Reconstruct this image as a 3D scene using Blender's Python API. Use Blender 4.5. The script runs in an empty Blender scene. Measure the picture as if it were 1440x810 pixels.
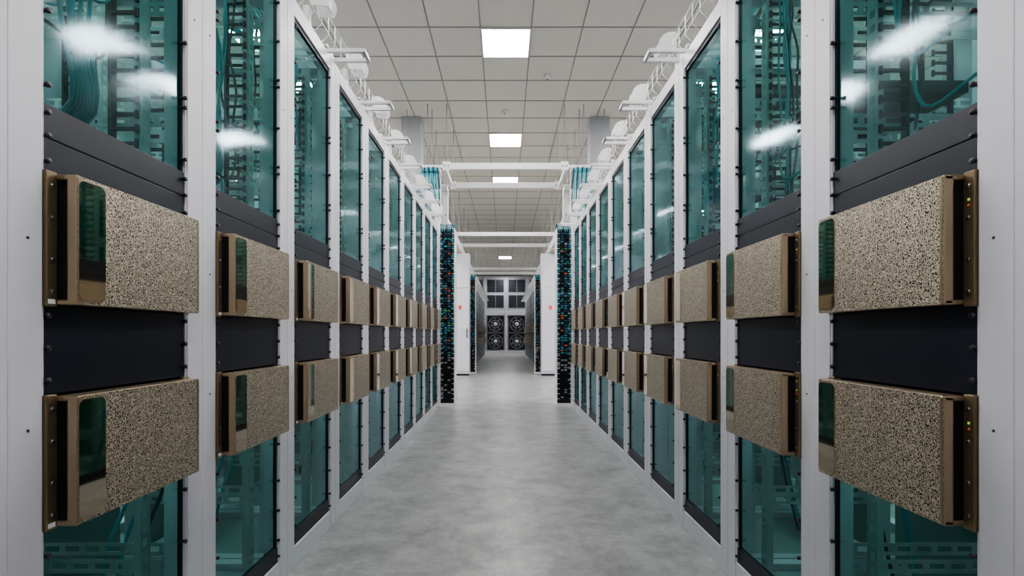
import bpy, bmesh, math, random
from mathutils import Vector, Matrix
random.seed(7)
scene = bpy.context.scene
COL = scene.collection
try:
    scene.view_settings.look = 'AgX - Medium High Contrast'
except Exception as ex:
    print('look', ex)

# ------------------------------------------------------------ materials
def newmat(name):
    m = bpy.data.materials.new(name); m.use_nodes = True
    nt = m.node_tree
    b = nt.nodes.get('Principled BSDF')
    return m, nt, b

def simple(name, col, rough=0.5, metal=0.0, noise=0.04, nscale=30.0, spec=0.5):
    m, nt, b = newmat(name)
    b.inputs['Roughness'].default_value = rough
    b.inputs['Metallic'].default_value = metal
    b.inputs['Specular IOR Level'].default_value = spec
    tc = nt.nodes.new('ShaderNodeTexCoord')
    n = nt.nodes.new('ShaderNodeTexNoise'); n.inputs['Scale'].default_value = nscale
    nt.links.new(tc.outputs['Object'], n.inputs['Vector'])
    r = nt.nodes.new('ShaderNodeValToRGB')
    r.color_ramp.elements[0].color = tuple(max(0, c*(1-noise)) for c in col)+(1,)
    r.color_ramp.elements[1].color = tuple(min(1, c*(1+noise)) for c in col)+(1,)
    nt.links.new(n.outputs['Fac'], r.inputs['Fac'])
    nt.links.new(r.outputs['Color'], b.inputs['Base Color'])
    return m

M_WHITE = simple('powder_coated_white', (0.60, 0.59, 0.645), 0.40)
M_WHITE2 = simple('white_tray_metal', (0.74, 0.74, 0.74), 0.45)
M_BLACK = simple('black_blanking_panel', (0.008, 0.011, 0.021), 0.40, spec=0.35)
M_BLACKM = simple('matte_black', (0.008, 0.008, 0.01), 0.7, spec=0.3)
M_RUBBER = simple('black_stud_plastic', (0.02, 0.02, 0.03), 0.35)
M_RAIL = simple('zinc_rail', (0.55, 0.60, 0.60), 0.4, 0.2)
M_TEALC = simple('teal_fibre_cable', (0.05, 0.38, 0.46), 0.5)
M_DARKC = simple('dark_cable', (0.01, 0.025, 0.04), 0.5)
M_ORANGE = simple('orange_plug', (0.8, 0.13, 0.03), 0.5)
M_GREEN = simple('green_plug', (0.10, 0.45, 0.12), 0.5)
M_YELLOW = simple('yellow_fibre_cable', (0.75, 0.6, 0.05), 0.5)
M_BLUE = simple('blue_plug', (0.02, 0.08, 0.16), 0.5)
M_GOLD = simple('champagne_metal', (0.27, 0.20, 0.13), 0.34, 0.75, 0.03)
M_GOLDL = simple('champagne_edge', (0.40, 0.31, 0.21), 0.28, 0.85, 0.03)
M_STEEL = simple('screw_steel', (0.25, 0.23, 0.2), 0.3, 0.9)
M_LABEL = simple('white_label', (0.8, 0.8, 0.8), 0.6)
M_RED = simple('red_sign', (0.7, 0.05, 0.04), 0.5)
M_CONC = simple('grey_column_paint', (0.33, 0.34, 0.36), 0.7)
M_FANF = simple('fan_wall_frame_paint', (0.32, 0.33, 0.37), 0.5)
M_WALL = simple('wall_paint', (0.62, 0.63, 0.64), 0.7)
M_TILE = simple('ceiling_tile', (0.68, 0.635, 0.575), 0.85, 0, 0.02, 3.0)
M_GRID = simple('ceiling_grid', (0.26, 0.25, 0.23), 0.6)
M_CHAS = simple('dark_chassis', (0.05, 0.055, 0.06), 0.5, 0.3)
M_INNER = simple('rack_inner_sheet', (0.26, 0.33, 0.33), 0.4, 0.1)

m, nt, b = newmat('bronze_mirror_glass')
b.inputs['Base Color'].default_value = (0.50, 0.43, 0.33, 1)
b.inputs['Metallic'].default_value = 1.0; b.inputs['Roughness'].default_value = 0.04
M_MIRROR = m

m, nt, b = newmat('status_led')
b.inputs['Base Color'].default_value = (0.3, 0.6, 0.1, 1)
b.inputs['Emission Color'].default_value = (0.5, 0.9, 0.1, 1)
b.inputs['Emission Strength'].default_value = 0.3
M_LED = m

m, nt, b = newmat('champagne_metal_foam')
tc = nt.nodes.new('ShaderNodeTexCoord')
ns = nt.nodes.new('ShaderNodeTexNoise'); ns.inputs['Scale'].default_value = 60
nt.links.new(tc.outputs['Object'], ns.inputs['Vector'])
mixv = nt.nodes.new('ShaderNodeMix'); mixv.data_type = 'VECTOR'
mixv.inputs['Factor'].default_value = 0.02
nt.links.new(tc.outputs['Object'], mixv.inputs['A'])
nt.links.new(ns.outputs['Color'], mixv.inputs['B'])
v = nt.nodes.new('ShaderNodeTexVoronoi'); v.feature = 'DISTANCE_TO_EDGE'
v.inputs['Scale'].default_value = 180
nt.links.new(mixv.outputs['Result'], v.inputs['Vector'])
r = nt.nodes.new('ShaderNodeValToRGB')
r.color_ramp.elements[0].position = 0.06; r.color_ramp.elements[0].color = (0.53, 0.455, 0.355, 1)
r.color_ramp.elements[1].position = 0.18; r.color_ramp.elements[1].color = (0.03, 0.025, 0.017, 1)
nt.links.new(v.outputs['Distance'], r.inputs['Fac'])
nt.links.new(r.outputs['Color'], b.inputs['Base Color'])
b.inputs['Metallic'].default_value = 0.5; b.inputs['Roughness'].default_value = 0.36
bp = nt.nodes.new('ShaderNodeBump'); bp.inputs['Strength'].default_value = 0.7
bp.inputs['Distance'].default_value = 0.002; bp.invert = True
nt.links.new(v.outputs['Distance'], bp.inputs['Height'])
nt.links.new(bp.outputs['Normal'], b.inputs['Normal'])
M_FOAM = m

# tinted glass
m = bpy.data.materials.new('teal_tinted_glass'); m.use_nodes = True
nt = m.node_tree; nt.nodes.clear()
out = nt.nodes.new('ShaderNodeOutputMaterial')
tr = nt.nodes.new('ShaderNodeBsdfTransparent'); tr.inputs['Color'].default_value = (0.27, 0.56, 0.515, 1)
df = nt.nodes.new('ShaderNodeBsdfDiffuse'); df.inputs['Color'].default_value = (0.01, 0.26, 0.235, 1)
m1 = nt.nodes.new('ShaderNodeMixShader'); m1.inputs['Fac'].default_value = 0.035
nt.links.new(tr.outputs[0], m1.inputs[1]); nt.links.new(df.outputs[0], m1.inputs[2])
gl = nt.nodes.new('ShaderNodeBsdfGlossy'); gl.inputs['Roughness'].default_value = 0.09
gl.inputs['Color'].default_value = (0.58, 0.72, 0.80, 1)
geo = nt.nodes.new('ShaderNodeNewGeometry')
mi = nt.nodes.new('ShaderNodeMix'); mi.data_type='FLOAT'
mi.inputs['A'].default_value = 1.45; mi.inputs['B'].default_value = 1/1.45
nt.links.new(geo.outputs['Backfacing'], mi.inputs['Factor'])
fr = nt.nodes.new('ShaderNodeFresnel'); nt.links.new(mi.outputs['Result'], fr.inputs['IOR'])
tc = nt.nodes.new('ShaderNodeTexCoord')
ns = nt.nodes.new('ShaderNodeTexNoise'); ns.inputs['Scale'].default_value = 3.0; ns.inputs['Detail'].default_value = 0
nt.links.new(tc.outputs['Object'], ns.inputs['Vector'])
bp = nt.nodes.new('ShaderNodeBump'); bp.inputs['Strength'].default_value = 0.10; bp.inputs['Distance'].default_value = 0.05
nt.links.new(ns.outputs['Fac'], bp.inputs['Height'])
nt.links.new(bp.outputs['Normal'], gl.inputs['Normal'])
mx = nt.nodes.new('ShaderNodeMixShader')
nt.links.new(fr.outputs['Fac'], mx.inputs['Fac'])
nt.links.new(m1.outputs[0], mx.inputs[1]); nt.links.new(gl.outputs[0], mx.inputs[2])
nt.links.new(mx.outputs[0], out.inputs['Surface'])
M_GLASS = m

# floor
m, nt, b = newmat('grey_vinyl_floor')
tc = nt.nodes.new('ShaderNodeTexCoord')
n1 = nt.nodes.new('ShaderNodeTexNoise'); n1.inputs['Scale'].default_value = 3.2; n1.inputs['Detail'].default_value = 12; n1.inputs['Roughness'].default_value = 0.80; n1.inputs['Distortion'].default_value = 0.2
nt.links.new(tc.outputs['Object'], n1.inputs['Vector'])
r = nt.nodes.new('ShaderNodeValToRGB')
r.color_ramp.elements[0].position = 0.38; r.color_ramp.elements[0].color = (0.185, 0.183, 0.188, 1)
r.color_ramp.elements[1].position = 0.62; r.color_ramp.elements[1].color = (0.37, 0.365, 0.37, 1)
nt.links.new(n1.outputs['Fac'], r.inputs['Fac'])
br = nt.nodes.new('ShaderNodeTexBrick')
br.inputs['Scale'].default_value = 1.0; br.inputs['Mortar Size'].default_value = 0.0015
br.inputs['Brick Width'].default_value = 1.2; br.inputs['Row Height'].default_value = 0.6
br.inputs['Color1'].default_value = (1, 1, 1, 1); br.inputs['Color2'].default_value = (0.93, 0.93, 0.93, 1)
br.inputs['Mortar'].default_value = (0.80, 0.80, 0.80, 1)
nt.links.new(tc.outputs['Object'], br.inputs['Vector'])
mc = nt.nodes.new('ShaderNodeMix'); mc.data_type = 'RGBA'; mc.blend_type = 'MULTIPLY'; mc.inputs['Factor'].default_value = 1
nt.links.new(r.outputs['Color'], mc.inputs['A']); nt.links.new(br.outputs['Color'], mc.inputs['B'])
nt.links.new(mc.outputs['Result'], b.inputs['Base Color'])
b.inputs['Roughness'].default_value = 0.34
bp = nt.nodes.new('ShaderNodeBump'); bp.inputs['Strength'].default_value = 0.08; bp.inputs['Distance'].default_value = 0.01
nt.links.new(n1.outputs['Fac'], bp.inputs['Height']); nt.links.new(bp.outputs['Normal'], b.inputs['Normal'])
M_FLOOR = m

def emis(name, strength, col=(1.0, 0.98, 0.96, 1)):
    m = bpy.data.materials.new(name); m.use_nodes = True
    nt = m.node_tree; nt.nodes.clear()
    out = nt.nodes.new('ShaderNodeOutputMaterial'); em = nt.nodes.new('ShaderNodeEmission')
    em.inputs['Color'].default_value = col; em.inputs['Strength'].default_value = strength
    nt.links.new(em.outputs[0], out.inputs['Surface']); return m
M_LAMP = emis('led_panel_diffuser', 58)
M_STRIP = emis('added_fill_strip', 9, (0.85, 0.97, 1.0, 1))  # invented glowing strip, added to brighten the rack interiors

# ------------------------------------------------------------ mesh builder
class MB:
    def __init__(s): s.v=[]; s.f=[]; s.m=[]; s.mats=[]; s.sm=[]
    def mi(s, mat):
        if mat not in s.mats: s.mats.append(mat)
        return s.mats.index(mat)
    def add(s, vs, fs, mat, smooth=False):
        o=len(s.v); k=s.mi(mat); s.v.extend([tuple(q) for q in vs])
        for f in fs: s.f.append(tuple(i+o for i in f)); s.m.append(k); s.sm.append(smooth)
    def box(s, x0,x1,y0,y1,z0,z1, mat):
        vs=[(x0,y0,z0),(x1,y0,z0),(x1,y1,z0),(x0,y1,z0),(x0,y0,z1),(x1,y0,z1),(x1,y1,z1),(x0,y1,z1)]
        s.add(vs,[(0,3,2,1),(4,5,6,7),(0,1,5,4),(1,2,6,5),(2,3,7,6),(3,0,4,7)],mat)
    def rbox(s, x0,x1,y0,y1,z0,z1, mat, r=0.004, seg=2):
        bm=bmesh.new(); bmesh.ops.create_cube(bm,size=1)
        for q in bm.verts:
            q.co=Vector(((x0+x1)/2+q.co.x*(x1-x0),(y0+y1)/2+q.co.y*(y1-y0),(z0+z1)/2+q.co.z*(z1-z0)))
        bmesh.ops.bevel(bm,geom=bm.edges[:],offset=r,segments=seg,affect='EDGES',profile=0.5)
        bm.verts.index_update()
        s.add([q.co[:] for q in bm.verts],[[q.index for q in f.verts] for f in bm.faces],mat)
        bm.free()
    def tube(s, pts, r, mat, n=6, caps=True):
        pts=[Vector(p) for p in pts]; rings=[]
        for i,p in enumerate(pts):
            a=pts[max(i-1,0)]; c=pts[min(i+1,len(pts)-1)]
            t=(c-a)
            if t.length<1e-9: t=Vector((0,0,1))
            t.normalize()
            up=Vector((0,0,1)) if abs(t.z)<0.9 else Vector((0,1,0))
            u=t.cross(up).normalized(); w=t.cross(u).normalized()
            rings.append([p+u*math.cos(2*math.pi*k/n)*r+w*math.sin(2*math.pi*k/n)*r for k in range(n)])
        vs=[q for R in rings for q in R]; fs=[]
        for i in range(len(pts)-1):
            for k in range(n):
                fs.append((i*n+k,i*n+(k+1)%n,(i+1)*n+(k+1)%n,(i+1)*n+k))
        if caps:
            fs.append(tuple(range(n-1,-1,-1))); fs.append(tuple((len(pts)-1)*n+k for k in range(n)))
        s.add(vs,fs,mat,True)
    def rrect_x(s, x0,x1, y0,y1,z0,z1, r, mat, seg=6, tilt=0.0):
        P=[]
        for cy,cz,a0 in ((y1-r,z1-r,0),(y0+r,z1-r,90),(y0+r,z0+r,180),(y1-r,z0+r,270)):
            for k in range(seg+1):
                a=math.radians(a0+90*k/seg); P.append((cy+r*math.cos(a),cz+r*math.sin(a)))
        n=len(P); vs=[(x0,a,b) for a,b in P]+[(x1+tilt*(a-y0),a,b) for a,b in P]
        fs=[tuple(range(n-1,-1,-1)),tuple(range(n,2*n))]+[(i,(i+1)%n,n+(i+1)%n,n+i) for i in range(n)]
        s.add(vs,fs,mat)
    def mesh(s, name, recalc=True):
        me=bpy.data.meshes.new(name); me.from_pydata(s.v,[],s.f)
        for mt in s.mats: me.materials.append(mt)
        me.polygons.foreach_set('material_index',s.m)
        me.polygons.foreach_set('use_smooth',s.sm)
        me.update()
        if recalc:
            bm=bmesh.new(); bm.from_mesh(me); bmesh.ops.recalc_face_normals(bm,faces=bm.faces); bm.to_mesh(me); bm.free()
        return me

def obj(name, me, loc=(0,0,0), rot=0, parent=None):
    o=bpy.data.objects.new(name,me); COL.objects.link(o)
    o.location=loc; o.rotation_euler=(0,0,rot)
    if parent: o.parent=parent
    return o
def empty(name, loc=(0,0,0), rot=0):
    o=bpy.data.objects.new(name,None); COL.objects.link(o); o.location=loc; o.rotation_euler=(0,0,rot)
    o.empty_display_size=0.1
    return o

CX=0.012; P=0.655; HW=P/2; OP=0.25; DEPTH=1.1
# ------------------------------------------------------------ rack meshes
mb=MB()
for sgn in (-1,1):
    y0,y1=sorted((sgn*HW,sgn*OP))
    mb.rbox(-0.07,0,y0,y1,0,2.68,M_WHITE,0.003)
    ya,yb=sorted((sgn*OP,sgn*(OP-0.006)))
    mb.box(-0.07,-0.004,ya,yb,0.10,2.60,M_WHITE)
    mb.rbox(-DEPTH,-DEPTH+0.06,y0,y1,0,2.68,M_WHITE,0.003)
    yc=sgn*(HW-0.03)
    for z in (0.03,2.62):
        mb.box(-DEPTH+0.06,-0.07,yc-0.025,yc+0.025,z,z+0.05,M_WHITE)
    for z in (0.9,1.3,2.1):
        mb.tube([(0.0,sgn*0.285,z),(0.0015,sgn*0.285,z)],0.003,M_RUBBER,8)
mb.rbox(-0.07,-0.002,-OP,OP,2.60,2.68,M_WHITE,0.003)
mb.rbox(-0.07,-0.002,-OP,OP,0,0.10,M_WHITE,0.003)
mb.rbox(-DEPTH,-DEPTH+0.06,-OP,OP,2.60,2.68,M_WHITE,0.003)
mb.rbox(-DEPTH,-DEPTH+0.06,-OP,OP,0,0.10,M_WHITE,0.003)
mb.box(-DEPTH+0.06,-0.07,-HW+0.06,HW-0.06,0.03,0.05,M_INNER)
ME_FRAME=mb.mesh('rack_frame')

mb=MB()
for a,b_ in ((1.603,2.585),(0.168,0.678)):
    mb.add([(-0.018,-0.246,a),(-0.018,0.246,a),(-0.018,0.246,b_),(-0.018,-0.246,b_)],[(0,1,2,3)],M_GLASS)
ME_GLASS=mb.mesh('rack_glass',False)

mb=MB()
for a,b_ in ((1.452,1.527),(1.529,1.602),(0.968,1.164),(0.10,0.166)):
    mb.rbox(-0.03,-0.008,-0.245,0.245,a,b_,M_BLACK,0.0015)
mb.box(-0.04,-0.031,-0.245,0.245,0.68,1.60,M_BLACKM)
for a,b_ in ((1.603,2.60),(0.166,0.68)):
    mb.box(-0.026,-0.012,-0.246,-0.240,a,b_,M_RUBBER); mb.box(-0.026,-0.012,0.240,0.246,a,b_,M_RUBBER)
mb.box(-0.026,-0.010,-0.246,0.246,2.583,2.60,M_RUBBER)
for sgn in (-1,1):
    for z in (0.13,0.20,0.33,0.46,0.62,0.70,0.95,1.0,1.07,1.14,1.475,1.53,1.58,1.64,1.80,1.83,2.0,2.18,2.21,2.38,2.55):
        mb.tube([(-0.016,sgn*0.238,z),(0.004,sgn*0.238,z)],0.0045,M_RUBBER,8)
        mb.tube([(-0.002,sgn*0.238,z),(0.004,sgn*0.238,z)],0.0065,M_RUBBER,8)
ME_PANEL=mb.mesh('rack_panels')

mb=MB()
mb.box(-0.10,-0.08,-0.2,0.2,0.688,0.694,M_STRIP)  # added fill light behind the panels, for the lower bay
mb.box(-0.105,-0.075,-0.21,0.21,0.694,0.705,M_WHITE2)
ME_STRIP=mb.mesh('added_fill_strips')

mb=MB()
def ladder(x,ya,yb,z0,z1,step=0.044,t=0.003,edge=0.010):
    mb.box(x-t,x,ya,ya+edge,z0,z1,M_RAIL); mb.box(x-t,x,yb-edge,yb,z0,z1,M_RAIL)
    z=z0
    while z<z1-0.02:
        mb.box(x-t,x,ya+edge,yb-edge,z,z+0.02,M_RAIL); z+=step
for x in (-0.115,-0.75):
    for (ya,yb) in ((-0.245,-0.205),(0.205,0.245)):
        ladder(x,ya,yb,0.08,0.67); ladder(x,ya,yb,1.61,2.6)
        s=-1 if ya<0 else 1
        yy=s*0.247
        mb.box(x-0.05,x,yy-0.0015,yy+0.0015,0.08,2.6,M_RAIL)
for s in (-1,1):
    for z in (0.35,1.75,2.1,2.45):
        mb.box(-1.04,-0.07,s*0.262-0.0015,s*0.262+0.0015,z,z+0.012,M_RAIL)
        mb.box(-1.04,-0.07,s*0.262-0.0015,s*0.262+0.0015,z+0.03,z+0.042,M_RAIL)
        for k in range(14):
            x=-1.0+k*0.068
            mb.box(x,x+0.02,s*0.262-0.0015,s*0.262+0.0015,z+0.012,z+0.03,M_RAIL)
    for (xa,z0,z1) in ((-0.24,1.64,2.55),(-0.95,0.12,2.55)):
        mb.box(xa,xa+0.01,s*0.25-0.012,s*0.25+0.012,z0,z1,M_BLACKM)
        z=z0
        while z<z1:
            mb.box(xa+0.01,xa+0.09,s*0.238-0.004,s*0.238+0.004,z,z+0.010,M_BLACKM)
            mb.box(xa+0.085,xa+0.095,s*0.238-0.004,s*0.238+0.004,z-0.008,z+0.018,M_BLACKM)
            z+=0.045
mb.box(-0.70,-0.695,-0.24,0.24,0.10,0.68,M_INNER)
ME_RAILS=mb.mesh('rack_rails')

def smooth_path(pts, n=6):
    out=[]; Q=[Vector(p) for p in pts]; Q=[Q[0]]+Q+[Q[-1]]
    for i in range(1,len(Q)-2):
        for k in range(n):
            t=k/n; a,b_,c,d=Q[i-1],Q[i],Q[i+1],Q[i+2]
            out.append(0.5*((2*b_)+(c-a)*t+(2*a-5*b_+4*c-d)*t*t+(3*b_-a-3*c+d)*t**3))
    out.append(Q[-2]); return out

CABLES=[]
for var in range(4):
    random.seed(20+var); mb=MB()
    for s in (-1,1):
        for k in range(6 if s<0 else 4):
            x=-0.16-0.05*random.random(); y=s*(0.15+0.05*random.random()); zb=random.uniform(1.7,2.3)
            pts=[(x-0.1,y,2.78),(x,y,2.6)]
            z=2.6
            while z>zb:
                z-=0.15; pts.append((x+random.uniform(-.015,.015),y+random.uniform(-.012,.012),z))
            if k%2==0:
                pts+= [(x,y*0.7,z-0.10),(x-0.1,y*0.3,z-0.02),(x-0.3,y*0.5,z+0.05)]
            mb.tube(smooth_path(pts,4),0.005,M_TEALC if k%3 else M_DARKC,5)
    if var in (1,3):
        cy=random.uniform(-0.1,0.1); cz=random.uniform(1.85,2.2)
        for k in range(5):
            rr=0.07+0.008*k
            mb.tube([(-0.2-0.01*k,cy+rr*math.cos(a*0.35),cz+rr*1.5*math.sin(a*0.35)) for a in range(19)],0.005,M_TEALC,5)
        for k in range(8):
            y=0.02+0.012*k
            mb.tube(smooth_path([(-0.5,y,2.75),(-0.3,y,2.6),(-0.2,y+0.03,2.3),(-0.2,y+0.02*math.sin(k),2.0),(-0.22,y+0.06,1.75),(-0.4,y+0.08,1.66)],4),0.006,M_TEALC,5)
    for k in range(3):
        y=random.uniform(-0.2,0.2)
        mb.tube(smooth_path([(-0.5,y,0.68),(-0.45,y+0.03,0.5),(-0.5,y,0.3),(-0.55,y*0.8,0.06)],4),0.008,M_TEALC if k else M_DARKC,6)
    if var in (0,2):
        z=1.95 if var else 2.25
        mb.rbox(-0.62,-0.16,-0.2,0.2,z,z+0.044,M_CHAS,0.003)
        for k in range(12):
            yy=-0.17+k*0.03
            mb.box(-0.16,-0.152,yy-0.008,yy+0.008,z+0.012,z+0.03,M_BLACKM)
            if k%2==0: mb.tube(smooth_path([(-0.155,yy,z+0.02),(-0.12,yy,z+0.01),(-0.13,yy-0.05,z-0.06),(-0.16,-0.21,z-0.10)],4),0.004,M_TEALC,5)
    CABLES.append(mb.mesh('rack_cables'))

mb=MB()
TZ=2.68
for x in (-0.08,-0.2,-0.32,-0.44):
    mb.tube([(x,-HW,TZ+0.09),(x,HW,TZ+0.09)],0.003,M_WHITE2,6)
for x in (-0.02,-0.44):
    for z in (0.14,0.19,0.24):
        mb.tube([(x,-HW,TZ+z),(x,HW,TZ+z)],0.003,M_WHITE2,6)
for k in range(6):
    y=-HW+P*(k+0.5)/6
    mb.tube([(-0.02,y,TZ+0.24),(-0.02,y,TZ+0.13),(-0.06,y,TZ+0.09),(-0.44,y,TZ+0.09),(-0.44,y,TZ+0.24)],0.003,M_WHITE2,6)
for y in (-0.29,0.29):
    mb.box(-0.5,-0.03,y-0.015,y+0.015,TZ+0.06,TZ+0.084,M_WHITE2)
    mb.box(-0.06,-0.03,y-0.015,y+0.015,TZ,TZ+0.07,M_WHITE2)
    mb.box(-0.5,-0.47,y-0.015,y+0.015,TZ,TZ+0.07,M_WHITE2)
y=-HW; z=TZ+0.03
for (xa,xb,ya,yb) in ((-0.05,0.19,y-0.06,y-0.042),(-0.05,0.19,y+0.042,y+0.06),(0.172,0.19,y-0.06,y+0.06)):
    mb.rbox(xa,xb,ya,yb,z,z+0.024,M_WHITE2,0.003)
mb.box(-0.05,-0.02,y-0.06,y+0.06,TZ,z+0.024,M_WHITE2)
def waterfall(yc,w,xc,zc,R):
    n=10; ang=[math.radians(100-120*i/n) for i in range(n+1)]
    vs=[];fs=[]
    for a in ang:
        for yy in (yc-w/2,yc+w/2):
            vs.append((xc+R*math.cos(a),yy,zc+R*math.sin(a)))
        for yy in (yc-w/2,yc+w/2):
            vs.append((xc+(R-0.004)*math.cos(a),yy,zc+(R-0.004)*math.sin(a)))
    for i in range(n):
        o=4*i; fs+=[(o,o+1,o+5,o+4),(o+2,o+6,o+7,o+3),(o,o+4,o+6,o+2),(o+1,o+3,o+7,o+5)]
    fs+=[(0,2,3,1),(4*n,4*n+1,4*n+3,4*n+2)]
    mb.add(vs,fs,M_WHITE2,False)
    for yy in (yc-w/2-0.004,yc+w/2):
        vs=[];m2=[math.radians(115-150*i/12) for i in range(13)]
        for dy in (0,0.004):
            vs+=[(xc-0.02,yy+dy,zc-0.04)]+[(xc+(R+0.02)*math.cos(a),yy+dy,zc+(R+0.02)*math.sin(a)) for a in m2]
        N=14
        fs=[tuple(range(N)),tuple(range(2*N-1,N-1,-1))]+[(i,(i+1)%N,N+(i+1)%N,N+i) for i in range(N)]
        mb.add(vs,fs,M_WHITE2)
waterfall(0.10,0.10,-0.02,TZ+0.20,0.065)
mb.box(-0.09,-0.06,0.08,0.12,TZ,TZ+0.18,M_WHITE2)
for k in range(5):
    x=-0.14-0.05*k
    mb.tube(smooth_path([(x,-HW,TZ+0.105),(x+0.02*math.sin(k),0,TZ+0.11),(x,HW,TZ+0.105)],3),0.007,M_TEALC if k%2 else M_WHITE2,5)
ME_TOP=mb.mesh('rack_top_tray')

def server_mesh(tilt):
    mb=MB(); L=0.245; H=0.143
    for s in (-1,1):
        ya,yb=sorted((s*(L+0.003),s*(L-0.024)))
        mb.rbox(-0.006,0.006,ya,yb,-H-0.004,H+0.004,M_GOLD,0.002)
        for z in (-0.115,-0.045,0.045,0.115):
            mb.tube([(0.006,s*(L-0.010),z),(0.009,s*(L-0.010),z)],0.005,M_STEEL,10)
            mb.tube([(0.009,s*(L-0.010),z),(0.0095,s*(L-0.010),z)],0.002,M_BLACKM,6)
    a=L-0.020
    mb.rbox(0.006,0.05,-a,a,H-0.012,H,M_GOLDL,0.003)
    mb.rbox(0.006,0.05,-a,a,-H,-H+0.012,M_GOLDL,0.003)
    for s in (-1,1):
        ya,yb=sorted((s*a,s*(a-0.014)))
        mb.rbox(0.028,0.052,ya,yb,-H,H,M_GOLDL,0.004)
        ya,yb=sorted((s*(a-0.006),s*(a-0.012)))
        mb.box(0.004,0.03,ya,yb,-H+0.012,H-0.012,M_BLACKM)
    mb.rrect_x(0.030,0.0515,-a+0.002,a-0.002,-H+0.002,H-0.002,0.008,M_FOAM)
    mb.rrect_x(0.050,0.0525,-a+0.003,-a+0.080,-H+0.008,H-0.008,0.016,M_GOLDL)
    mb.rrect_x(0.0515,0.0528,-a+0.005,-a+0.078,-H+0.010,H-0.010,0.015,M_MIRROR,6,tilt)
    mb.box(0.006,0.0068,-L,-L+0.018,-H+0.002,-H+0.012,M_LABEL)
    mb.tube([(0.006,L-0.010,0.085),(0.0075,L-0.010,0.085)],0.003,M_LED,8)
    mb.tube([(0.006,L-0.010,0.072),(0.0075,L-0.010,0.072)],0.003,M_ORANGE,8)
    mb.box(-0.40,-0.042,-0.20,0.20,-H+0.01,H-0.01,M_CHAS)
    return mb.mesh('server_chassis')
ME_SERVER=server_mesh(0.022)
ME_SERVER_R=server_mesh(0.0)

cnt=0
def rack(x,y,rot,servers=True,full=True):
    global cnt; cnt+=1
    e=empty('server_rack',(x,y,0),rot)
    obj('frame',ME_FRAME,parent=e); obj('glass_doors',ME_GLASS,parent=e); obj('blanking_panels',ME_PANEL,parent=e)
    obj('mounting_rails',ME_RAILS,parent=e)
    if full:
        obj('fibre_cables',CABLES[cnt%4],parent=e)
        obj('top_cable_tray',ME_TOP,parent=e)
        if servers: obj('fill_light_strips',ME_STRIP,parent=e)  # added fill light, not rack equipment
    if servers:
        for z in (1.307,0.822):
            obj('server_chassis',ME_SERVER if rot==0 else ME_SERVER_R,(x,y,z),rot)

Y1=1.345
for k in range(-2,11):
    y=Y1+P*(k-1)
    rack(CX-1.0,y,0); rack(CX+1.0,y,math.pi)
for k in range(16):
    y=14.75+HW+P*k
    rack(CX-0.98,y,0); rack(CX+0.98,y,math.pi)
for k in range(-2,11):
    y=Y1+P*(k-1)
    rack(CX-4.6,y,math.pi,False,True); rack(CX+4.6,y,0,False,True)

# ------------------------------------------------------------ patch columns
def patch_column(x0,x1,y,h,side,seed):
    random.seed(seed)
    mb=MB(); w=x1-x0
    mb.rbox(x0,x1,y+0.03,y+0.25,0.0,h,M_BLACK,0.004)
    mb.box(x0-0.012,x0,y-0.03,y+0.25,0,h,M_WHITE2); mb.box(x1,x1+0.012,y-0.03,y+0.25,0,h,M_WHITE2)
    mb.box(x0-0.03,x1+0.03,y-0.05,y+0.26,0,0.04,M_WHITE2)
    z=0.12
    i=0
    while z<h-0.06:
        low = z<0.8
        for c in range(4):
            xx=x0+w*(c+0.5)/4
            q=random.random()
            mt=M_TEALC if q<0.12 else M_BLUE if q<0.50 else M_BLACKM if q<0.88 else M_CONC if q<0.91 else M_GREEN if q<0.93 else M_ORANGE if c in (1,2) else M_BLACKM
            if low: mt=M_CONC if q<0.25 else M_BLACKM
            mb.rbox(xx-w*0.09,xx+w*0.09,y-0.01,y+0.03,z,z+0.022,mt,0.002,1)
            if random.random()<0.45 and not low:
                ex=x0-0.01 if c<2 else x1+0.01
                zz=z-random.uniform(0.03,0.12)
                mb.tube(smooth_path([(xx,y-0.01,z+0.011),(xx,y-0.05,z),( (xx+ex)/2,y-0.06,(z+zz)/2),(ex,y-0.02,zz)],3),0.004,M_TEALC if random.random()<0.3 else M_DARKC,4)
        if i%2==0:
            for ex,s in ((x0,-1),(x1,1)):
                mb.tube([(ex,y-0.02,z),(ex+s*0.02,y-0.07,z),(ex-s*0.02,y-0.09,z),(ex-s*0.03,y-0.03,z)],0.004,M_WHITE2,5)
        z+=0.038; i+=1
    for ex in (x0+0.01,x1-0.01):
        for k in range(3):
            pts=[(ex+random.uniform(-.012,.012),y-0.03+random.uniform(-.02,.02),0.9+j*(h-0.9)/10) for j in range(11)]
            mb.tube(smooth_path(pts,2),0.005,M_TEALC if k==1 else M_DARKC,5)
    for k in range(8):
        ex=x0+w*k/7
        pts=[(ex,y-0.02,h-0.05),(ex,y,h+0.04),(ex-side*0.0,y+0.1,h+0.09),(ex,y+0.2,h+0.02)]
        mb.tube(smooth_path(pts,4),0.007,M_TEALC if k%3 else M_DARKC,5)
    obj('fibre_patch_panel',mb.mesh('fibre_patch_panel'))
patch_column(CX-1.00,CX-0.79,7.85,2.72,-1,1)
patch_column(CX+0.79,CX+1.00,7.85,2.72,1,2)
patch_column(CX-1.02,CX-0.84,14.35,2.70,-1,3)
patch_column(CX+0.84,CX+1.02,14.35,2.70,1,4)

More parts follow.
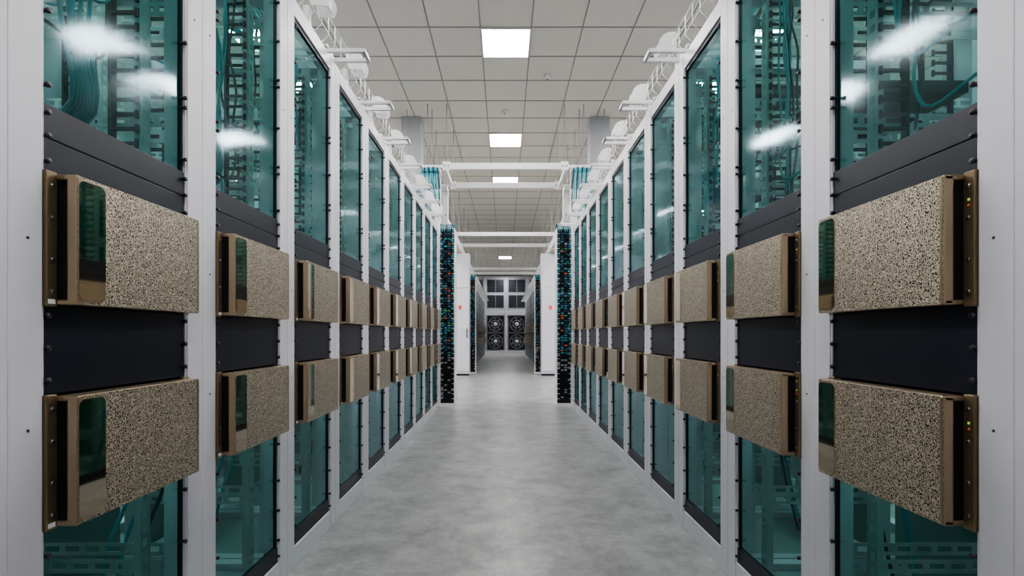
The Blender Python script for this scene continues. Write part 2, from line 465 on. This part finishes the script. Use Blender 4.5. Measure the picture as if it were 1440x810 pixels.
# ------------------------------------------------------------ tall cabinets
def tall_cab(xa,xb,name,side):
    mb=MB()
    mb.rbox(xa,xb,13.62,14.05,0,3.25,M_WHITE,0.006)
    inner = xb if side<0 else xa
    w=xb-xa
    for i in range(3):
        a=xa+w*i/3+0.01; b_=xa+w*(i+1)/3-0.01
        mb.rbox(a,b_,13.60,13.63,0.12,2.3,M_WHITE,0.004)
        mb.rbox(a,b_,13.60,13.63,2.34,3.2,M_WHITE,0.004)
        mb.rbox(b_-0.06,b_-0.04,13.575,13.60,1.0,1.25,M_BLACK,0.004)
    s= -1 if side<0 else 1
    mb.box(*sorted((inner+s*0.20,inner+s*0.28)),13.59,13.60,1.76,1.86,M_RED)
    mb.box(xa,xb,13.59,13.62,0,0.05,M_BLACK)
    obj(name,mb.mesh(name))
tall_cab(CX-2.4,CX-0.96,'power_distribution_cabinet',-1)
tall_cab(CX+0.96,CX+2.4,'power_distribution_cabinet',1)

def cross_beams(ya,yb,hw,z,name,legs=False):
    mb=MB()
    for y in (ya,yb):
        mb.rbox(CX-hw,CX+hw,y-0.03,y+0.03,z-0.05,z+0.05,M_WHITE2,0.005)
        mb.box(CX-hw-0.35,CX+hw+0.35,y-0.02,y+0.02,z-0.02,z+0.02,M_WHITE2)
        for s in (-1,1):
            xx=CX+s*(hw-0.03)
            mb.box(xx-0.06,xx+0.06,y-0.04,y-0.03,z-0.07,z+0.07,M_WHITE2)
            for q in (-0.03,0.03):
                mb.tube([(xx+q,y-0.04,z),(xx+q,y-0.046,z)],0.012,M_STEEL,8)
            for dx in (0.0,0.3):
                mb.tube([(xx+s*dx,y,z),(xx+s*dx,y,4.7)],0.006,M_CONC,6)
            if legs:
                xl=CX+s*(hw+0.14)
                mb.rbox(xl-0.05,xl+0.05,y+0.20,y+0.30,0,z+0.02,M_WHITE2,0.004)
                mb.rbox(xl-0.09,xl+0.09,y+0.16,y+0.34,0,0.02,M_WHITE2,0.004)
                mb.box(xl-0.05,xl+0.05,y,y+0.22,z-0.04,z+0.02,M_WHITE2)
    for s in (-1,1):
        for dx in (0.0,0.28):
            xx=CX+s*(hw+dx)
            mb.rbox(xx-0.02,xx+0.02,ya,yb,z-0.03,z+0.03,M_WHITE2,0.004)
    obj(name,mb.mesh(name))
cross_beams(8.0,9.03,0.95,3.72,'overhead_cable_support_frame',True)
cross_beams(13.4,15.1,1.38,3.72,'overhead_cable_support_frame')
cross_beams(20.5,22.0,1.38,3.72,'overhead_cable_support_frame')

def long_tray(s):
    mb=MB(); x0=CX+s*1.18; x1=CX+s*1.58; a,b_=sorted((x0,x1))
    for x in (a,b_):
        mb.rbox(x-0.01,x+0.01,7.72,26,3.30,3.48,M_WHITE2,0.003)
    y=7.8
    while y<26:
        mb.box(a,b_,y-0.015,y+0.015,3.30,3.33,M_WHITE2); y+=0.3
    y=8.2
    while y<26:
        for x in (a,b_): mb.tube([(x+0.0,y,3.30),(x,y,4.7)],0.006,M_CONC,6)
        mb.box(a-0.03,b_+0.03,y-0.02,y+0.02,3.26,3.30,M_WHITE2)
        y+=1.6
    random.seed(5+s)
    for k in range(10):
        x=a+0.04+(b_-a-0.08)*k/9
        pts=[(x+random.uniform(-.02,.02),7.8+j*1.5,3.35+random.uniform(0,.03)) for j in range(13)]
        mb.tube(smooth_path(pts,3),0.012,M_TEALC if k%3 else M_YELLOW,5)
    for k in range(12):
        x=CX+s*(1.04+0.022*k)
        pts=[(x,8.1,3.40),(x,7.85,3.62+0.01*(k%4)),(x-s*0.02,7.68,3.55),(x-s*0.04+0.02*math.sin(k*2),7.62,3.3),(x-s*0.06,7.60,3.05),(x-s*0.04,7.5,2.83)]
        mb.tube(smooth_path(pts,4),0.009,M_TEALC if k%3 else M_DARKC,5)
    obj('overhead_cable_tray',mb.mesh('overhead_cable_tray'))
long_tray(-1); long_tray(1)

def column(x,y,w=0.3):
    mb=MB(); mb.rbox(x-w/2,x+w/2,y,y+w,0,4.7,M_CONC,0.01)
    mb.rbox(x-w/2-0.015,x+w/2+0.015,y-0.015,y+w+0.015,0,0.12,M_CONC,0.005)
    obj('structural_column',mb.mesh('structural_column'))
column(CX-1.56,8.45,0.32); column(CX+1.56,8.45,0.32)

# ------------------------------------------------------------ room
RX=7.0; YA=-3.0; YB=31.5; ZC=4.7
def slab(name,b6,mat):
    mb=MB(); mb.box(*b6,mat); return obj(name,mb.mesh(name))
slab('floor',(-RX,RX,YA,YB,-0.1,0.0),M_FLOOR)
slab('wall_left',(-RX-0.1,-RX,YA,YB,0,ZC),M_WALL)
slab('wall_right',(RX,RX+0.1,YA,YB,0,ZC),M_WALL)
slab('wall_back',(-RX,RX,YA-0.1,YA,0,ZC),M_WALL)
slab('wall_far',(-RX,RX,YB,YB+0.1,0,ZC),M_WALL)
slab('ceiling',(-RX,RX,YA,YB,ZC,ZC+0.1),M_TILE)
TX=0.6; TY=0.63; LY0=6.0
mb=MB()
x=CX-0.3-TX*11
while x<RX:
    if x>-RX: mb.box(x-0.007,x+0.007,YA,YB,ZC-0.006,ZC,M_GRID)
    x+=TX
y=LY0-TY*14
while y<YB:
    if y>YA: mb.box(-RX,RX,y-0.007,y+0.007,ZC-0.0061,ZC,M_GRID)
    y+=TY
obj('trim_ceiling_grid',mb.mesh('ceiling_grid'))

def lamp(ix,iy):
    xc=CX+ix*TX; y0=LY0+iy*TY
    e=empty('ceiling_light_panel',(xc,y0+TY/2,ZC-0.01))
    mb=MB(); mb.box(-TX/2+0.02,TX/2-0.02,-TY/2+0.02,TY/2-0.02,-0.006,-0.001,M_LAMP)
    obj('diffuser',mb.mesh('diffuser'),parent=e)
    mb=MB()
    for q in (-1,1):
        a,b_=sorted((q*TX/2,q*(TX/2-0.02))); mb.box(a,b_,-TY/2,TY/2,-0.012,0.004,M_WHITE2)
        a,b_=sorted((q*TY/2,q*(TY/2-0.02))); mb.box(-TX/2+0.02,TX/2-0.02,a,b_,-0.012,0.004,M_WHITE2)
    obj('bezel',mb.mesh('bezel'),parent=e)
for iy in (-10,-5,0,5,9,28,38): lamp(0,iy)
for iy in (-10,-7,-5,-2,0,2,5,9,14,19,24,28,33,38):  # side-aisle rows, extra panels added to brighten the rack interiors
    for ix in (-5,5): lamp(ix,iy)
for iy in (-10,-5,0,5,9,14,19,28,38):  # outer rows out of view, added for even room light
    for ix in (-10,10): lamp(ix,iy)

for (px,py) in ((770,106),(710,155),(800,205),(690,310)):
    Y=3.6*720/(470-py); X=(px-710)*Y/720
    mb=MB()
    prof=[(0.055,0),(0.055,-0.02),(0.04,-0.035),(0.025,-0.045),(0.0,-0.048)]
    n=16; vs=[];fs=[]
    for r_,z in prof:
        for k in range(n): vs.append((r_*math.cos(2*math.pi*k/n),r_*math.sin(2*math.pi*k/n),z))
    for i in range(len(prof)-1):
        for k in range(n): fs.append((i*n+k,i*n+(k+1)%n,(i+1)*n+(k+1)%n,(i+1)*n+k))
    mb.add(vs,fs,M_WHITE2,True)
    mb.tube([(0,0,-0.048),(0,0,-0.056)],0.012,M_RED,8)
    obj('smoke_detector',mb.mesh('smoke_detector'),(X,Y,ZC-0.006))

# ------------------------------------------------------------ fan wall
mb=MB(); y=31.3
mb.box(-5.2,5.2,y,y+0.18,0,4.65,M_FANF)
def fan(xc,zc,w):
    h=w/2
    for (a,b_,c,d) in ((-h,h,h-0.05,h),(-h,h,-h,-h+0.05),(-h,-h+0.05,-h,h),(h-0.05,h,-h,h)):
        mb.box(xc+a,xc+b_,y-0.10,y,zc+c,zc+d,M_BLACK)
    mb.box(xc-h,xc+h,y-0.02,y,zc-h,zc+h,M_BLACKM)
    for R in (0.42,0.24):
        R=R*w
        mb.tube([(xc+R*math.cos(2*math.pi*k/24),y-0.07,zc+R*math.sin(2*math.pi*k/24)) for k in range(25)],0.009,M_FANF,5)
    mb.tube([(xc,y-0.08,zc),(xc,y-0.02,zc)],0.12*w,M_FANF,14)
    for k in range(7):
        a=2*math.pi*k/7; c,s=math.cos(a),math.sin(a)
        p=[(0.08*w,-0.03*w),(0.40*w,-0.10*w),(0.42*w,0.04*w),(0.08*w,0.03*w)]
        mb.add([(xc+u*c-v_*s,y-0.045+0.02*(j%2),zc+u*s+v_*c) for j,(u,v_) in enumerate(p)],[(0,1,2,3)],M_CHAS)
for i in range(-3,4):
    xc=0.10+1.3*i
    for zc in (0.66,1.72): fan(xc-0.0+0.65-0.02,zc,1.0)
    for zc in (3.1,4.05):
        xq=xc+0.63
        mb.box(xq-0.50,xq+0.50,y-0.03,y,zc-0.38,zc+0.38,M_BLACK)
        for k in range(7):
            mb.box(xq-0.50,xq+0.50,y-0.05,y-0.03,zc-0.33+k*0.11,zc-0.31+k*0.11,M_CHAS)
        mb.box(xq-0.01,xq+0.01,y-0.06,y-0.03,zc-0.38,zc+0.38,M_FANF)
    mb.rbox(xc-0.09,xc+0.05,y-0.12,y,0,4.65,M_FANF,0.01)
mb.rbox(-5.2,5.2,y-0.11,y,2.25,2.5,M_FANF,0.01)
mb.box(-5.2,5.2,y-0.10,y,0,0.1,M_FANF)
obj('cooling_fan_wall',mb.mesh('cooling_fan_wall'))

# ------------------------------------------------------------ world + camera
w=bpy.data.worlds.new('world'); scene.world=w; w.use_nodes=True
w.node_tree.nodes['Background'].inputs['Color'].default_value=(0.8,0.85,0.9,1)
w.node_tree.nodes['Background'].inputs['Strength'].default_value=0.5

cam=bpy.data.cameras.new('camera'); co=bpy.data.objects.new('camera',cam); COL.objects.link(co)
co.location=(0,0,1.1); co.rotation_euler=(math.pi/2,0,0)
cam.sensor_width=36; cam.lens=18; cam.shift_x=10/1440; cam.shift_y=65/1440
cam.clip_start=0.05; cam.clip_end=100
scene.camera=co
